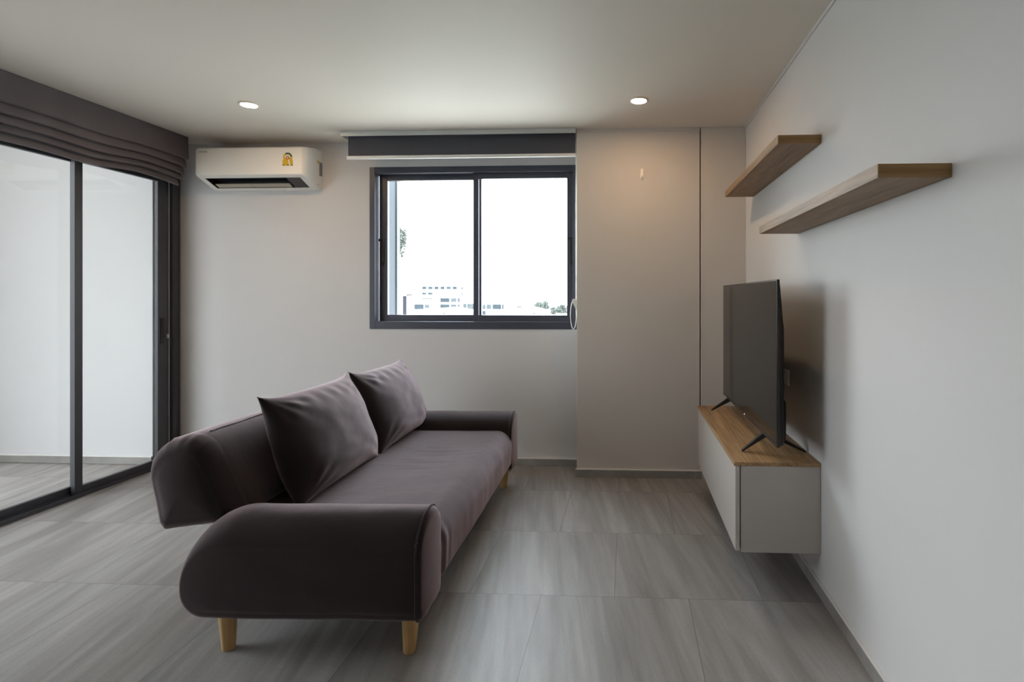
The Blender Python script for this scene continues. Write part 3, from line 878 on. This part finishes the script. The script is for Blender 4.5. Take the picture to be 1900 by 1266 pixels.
HFOV_F = 1008.0
TH = 0.0475
def at(u, v, Y):
    """a point of the far view, Y metres out, from its direction"""
    k = (u-1115.0)/HFOV_F; m = (551.0-v)/HFOV_F
    c, s = math.cos(TH), math.sin(TH)
    r = Vector((c*k-s, s*k+c, m)); t = Y/r.y
    return Vector((r.x*t, Y, CAMZ+r.z*t))
GZ = -14.0
def slab(bm, u0, v0, u1, v1, Y, depth, ground=False, inset=0.0):
    a = at(u0, v0, Y); b_ = at(u1, v1, Y)
    box(bm, a.x, b_.x, Y-inset, Y+depth, GZ if ground else b_.z, a.z)
# far hospital-like block
def windows(parent, rects, Y, mat, name='window'):
    for (u0, v0, u1, v1) in rects:
        bm = bmesh.new(); slab(bm, u0, v0, u1, v1, Y, 0.25, inset=0.06); obj(name, bm, mat, parent)
YA = 190.0
bA = thing('office_building', at(840, 560, YA), 'tallest pale block far outside the window with rows of small windows', 'building')
bm = bmesh.new(); slab(bm, 776, 528, 918, 600, YA, 22, True); obj('facade_wall', bm, M['bwall'], bA)
bm = bmesh.new(); slab(bm, 832, 517, 850, 528.5, YA+4, 8); obj('roof_house', bm, M['bwall'], bA)
bm = bmesh.new(); slab(bm, 840.5, 505, 841.3, 518, YA+6, 0.3); obj('mast', bm, M['bwin2'], bA)
rs = [(783.5+11.3*k, 532, 791+11.3*k, 537) for k in range(6)]
windows(bA, rs, YA, M['bwin'])
windows(bA, [(783.5, 543, 791, 547), (794.5, 543, 802.5, 547), (783.5, 553.4, 803, 555)], YA, M['bwin'])
windows(bA, [(855, 533.5, 860, 537), (855, 544.5, 860, 547), (855, 553.5, 860, 555), (889, 532, 894, 534.5), (889, 535.5, 894, 538), (889, 543, 894, 547.5), (889, 553, 894, 555)], YA, M['bwin2'])
YBd = 150.0
bB = thing('office_building', at(850, 575, YBd), 'lower glazed pale block in front of the tall block outside the window', 'building')
bm = bmesh.new(); slab(bm, 762, 562, 938, 600, YBd, 16, True); obj('facade_wall', bm, M['bwall'], bB)
bm = bmesh.new(); slab(bm, 813, 550, 858, 600, YBd-1.0, 15, True); obj('stair_tower', bm, M['bwall'], bB)
windows(bB, [(817, 553.5, 834, 561), (817, 565, 834, 574)], YBd-1.0, M['bwin'])
windows(bB, [(836.5, 553.5, 847, 561), (849, 553.5, 853.5, 561), (836.5, 565, 847, 574), (849, 565, 853.5, 574), (836.5, 577, 847, 586), (849, 577, 853.5, 586)], YBd-1.0, M['bwin2'])
windows(bB, [(769, 565, 786, 574), (914, 565, 930, 574), (931.5, 565, 934.5, 574), (867, 577, 877, 586), (892, 577, 901, 586)], YBd, M['bwin'])
windows(bB, [(788, 565.5, 797, 572), (856, 564, 866, 574), (867, 564, 888, 574), (889, 565, 901, 574), (903, 565, 912, 574), (856, 577, 866, 586)], YBd, M['bwin2'])
# white gabled sheds in front
def shed(u0, u1, v_ridge, v_eave, Y, label):
    a = at(u0, v_eave, Y); c = at(u1, v_eave, Y); r = at((u0+u1)/2, v_ridge, Y)
    t = thing('shed', ((a.x+c.x)/2, Y, GZ), label, 'shed', 'white sheds outside')
    bm = bmesh.new(); prism(bm, [(a.x, a.z), (r.x, r.z), (c.x, c.z), (c.x, c.z-0.25), (r.x, r.z-0.35), (a.x, a.z-0.25)], 'y', Y-1.0, Y+22); obj('roof', bm, M['roof'], t)
    bm = bmesh.new(); prism(bm, [(a.x+0.5, GZ), (c.x-0.5, GZ), (c.x-0.5, c.z-0.25), (r.x, r.z-0.34), (a.x+0.5, a.z-0.25)], 'y', Y, Y+21); obj('wall', bm, M['roof'], t)
    bm = bmesh.new(); prism(bm, [(c.x-1.6, c.z-0.24), (c.x-0.45, c.z-0.24), (c.x-1.3, c.z+0.30)], 'y', Y-1.08, Y-1.0); obj('eave_underside', bm, M['eave'], t)  # flat dark triangle on the roof edge for the eave underside
shed(757, 836, 573.0, 581.5, 120.0, 'left white gabled roof low outside the window before the glazed block')
shed(914, 1002, 571.5, 581.5, 122.0, 'right white gabled roof low outside the window beside the trees')
# dark outer profile with a pale cap beside the outer wall
a_ = at(747, 549, 4.52); b_ = at(754, 600, 4.52)
tq = thing('trim_4', (a_.x, 4.52, -0.5), kind='structure')
obj('profile', boxes((a_.x, b_.x, 4.52, 4.56, -0.5, a_.z)), M['wframe'], tq)
obj('profile_cap', boxes((-1.815, b_.x+0.004, 4.51, 4.57, a_.z, a_.z+0.012)), M['finlight'], tq)

# trees: clumps of leaf blades over a branching trunk
def tree(u, v_top, v_bot, wpx, Y, n, label, leaf=0.5):
    top = at(u, v_top, Y); bot = at(u, v_bot, Y); half = abs(at(u+wpx/2, v_top, Y).x-top.x)
    t = thing('tree', (top.x, Y, GZ), label, 'tree', 'trees outside the window')
    cz_, hz = (top.z+bot.z)/2, (top.z-bot.z)/2
    bm = bmesh.new()
    rnd = random.Random(int(u))
    blobs = [(rnd.uniform(-.6, .6), rnd.uniform(-.6, .6), rnd.uniform(-.5, .5), rnd.uniform(.3, .55)) for _ in range(9)]
    for i in range(n):
        bx_, by_, bz_, br_ = rnd.choice(blobs)
        q = Vector((rnd.gauss(0, 1), rnd.gauss(0, 1), rnd.gauss(0, 1))).normalized()*br_*rnd.uniform(.6, 1)
        p = Vector((top.x+(bx_+q.x)*half, Y+(by_+q.y)*half, cz_+(bz_+q.z)*hz))
        a = Vector((rnd.gauss(0, 1), rnd.gauss(0, 1), rnd.gauss(0, 1))).normalized(); b2 = a.orthogonal().normalized()
        s = leaf*rnd.uniform(.6, 1.3)
        vs = [bm.verts.new(p+a*s), bm.verts.new(p+b2*s*.4), bm.verts.new(p-a*s), bm.verts.new(p-b2*s*.4)]
        bm.faces.new(vs)
    obj('foliage', bm, M['leaf'], t)
    tr = bmesh.new()
    tube(tr, [(top.x, Y, GZ), (top.x+.1, Y, (GZ+cz_)/2), (top.x, Y, cz_)], [0.35, 0.26, 0.12], 8)
    for k in range(4):
        e = blobs[k]; tube(tr, [(top.x, Y, cz_-hz*.6), (top.x+e[0]*half, Y+e[1]*half, cz_+e[2]*hz)], [0.12, 0.05], 6)
    obj('trunk', tr, M['trunk'], t)
tree(1003, 557, 578, 34, 152, 1300, 'largest round tree outside the right window pane', 0.55)
tree(960, 567, 578, 24, 168, 500, 'low bushy tree outside between the glazed block and the round tree', 0.5)
tree(1048, 566, 582, 26, 135, 600, 'tree outside the window hidden partly by the right sash edge', 0.5)
tree(1030, 568, 586, 26, 130, 500, 'small shrubby tree outside right of the largest round tree', 0.45)
tree(737, 400, 490, 30, 26, 700, 'slender tree whose twigs show past the outer wall in the left pane', 0.12)
struct('floor_outside', boxes((-260, 260, 60, 520, GZ-0.3, GZ)), M['ground'])

# ------------------------------------------------------------------ sky
W = bpy.data.worlds.new('World'); SC.world = W; W.use_nodes = True
nt = W.node_tree; nt.nodes.clear()
out = N(nt, 'ShaderNodeOutputWorld'); bg = N(nt, 'ShaderNodeBackground')
tc = N(nt, 'ShaderNodeTexCoord'); sp = N(nt, 'ShaderNodeSeparateXYZ'); nt.links.new(tc.outputs['Generated'], sp.inputs[0])
mr = N(nt, 'ShaderNodeMapRange'); mr.inputs[1].default_value = -1; mr.inputs[2].default_value = 1; nt.links.new(sp.outputs['Z'], mr.inputs[0])
rp = N(nt, 'ShaderNodeValToRGB'); el = rp.color_ramp.elements
el[0].position = 0.0; el[0].color = (0.27, 0.285, 0.28, 1)
el[1].position = 1.0; el[1].color = (0.76, 0.88, 1.0, 1)
e = el.new(0.485); e.color = (0.38, 0.41, 0.41, 1)
e = el.new(0.505); e.color = (0.94, 0.97, 1.0, 1)
nt.links.new(mr.outputs[0], rp.inputs[0])
# the bright side of the sky lies beyond the window
my = N(nt, 'ShaderNodeMapRange'); my.inputs[1].default_value = -0.2; my.inputs[2].default_value = 0.9; my.inputs[3].default_value = 0.82; my.inputs[4].default_value = 2.8
nt.links.new(sp.outputs['Y'], my.inputs[0])
vm = N(nt, 'ShaderNodeVectorMath', operation='SCALE'); nt.links.new(rp.outputs[0], vm.inputs[0]); nt.links.new(my.outputs[0], vm.inputs['Scale'])
nt.links.new(vm.outputs[0], bg.inputs['Color'])
bg.inputs['Strength'].default_value = 4.0
nt.links.new(bg.outputs[0], out.inputs[0])

# ------------------------------------------------------------------ camera
cd = bpy.data.cameras.new('camera'); cam = bpy.data.objects.new('camera', cd); COL.objects.link(cam)
cam.location = (0, 0, CAMZ)
cam.rotation_euler = (PI/2, 0, TH)
cd.sensor_fit = 'HORIZONTAL'; cd.sensor_width = 36.0
cd.lens = 36.0*HFOV_F/1900.0
cd.shift_x = (950-1115.0)/1900.0
cd.shift_y = (551.0-633.0)/1900.0
cd.clip_start = 0.05; cd.clip_end = 1000
SC.camera = cam

# ------------------------------------------------------------------ rendering look
SC.view_settings.view_transform = 'Standard'
SC.view_settings.look = 'None'
SC.view_settings.gamma = 1.0
SC.view_settings.use_curve_mapping = False
SC.view_settings.exposure = 1.1
try:
    SC.cycles.max_bounces = 12; SC.cycles.diffuse_bounces = 8; SC.cycles.transparent_max_bounces = 12
    SC.cycles.use_denoising = True
except Exception:
    pass
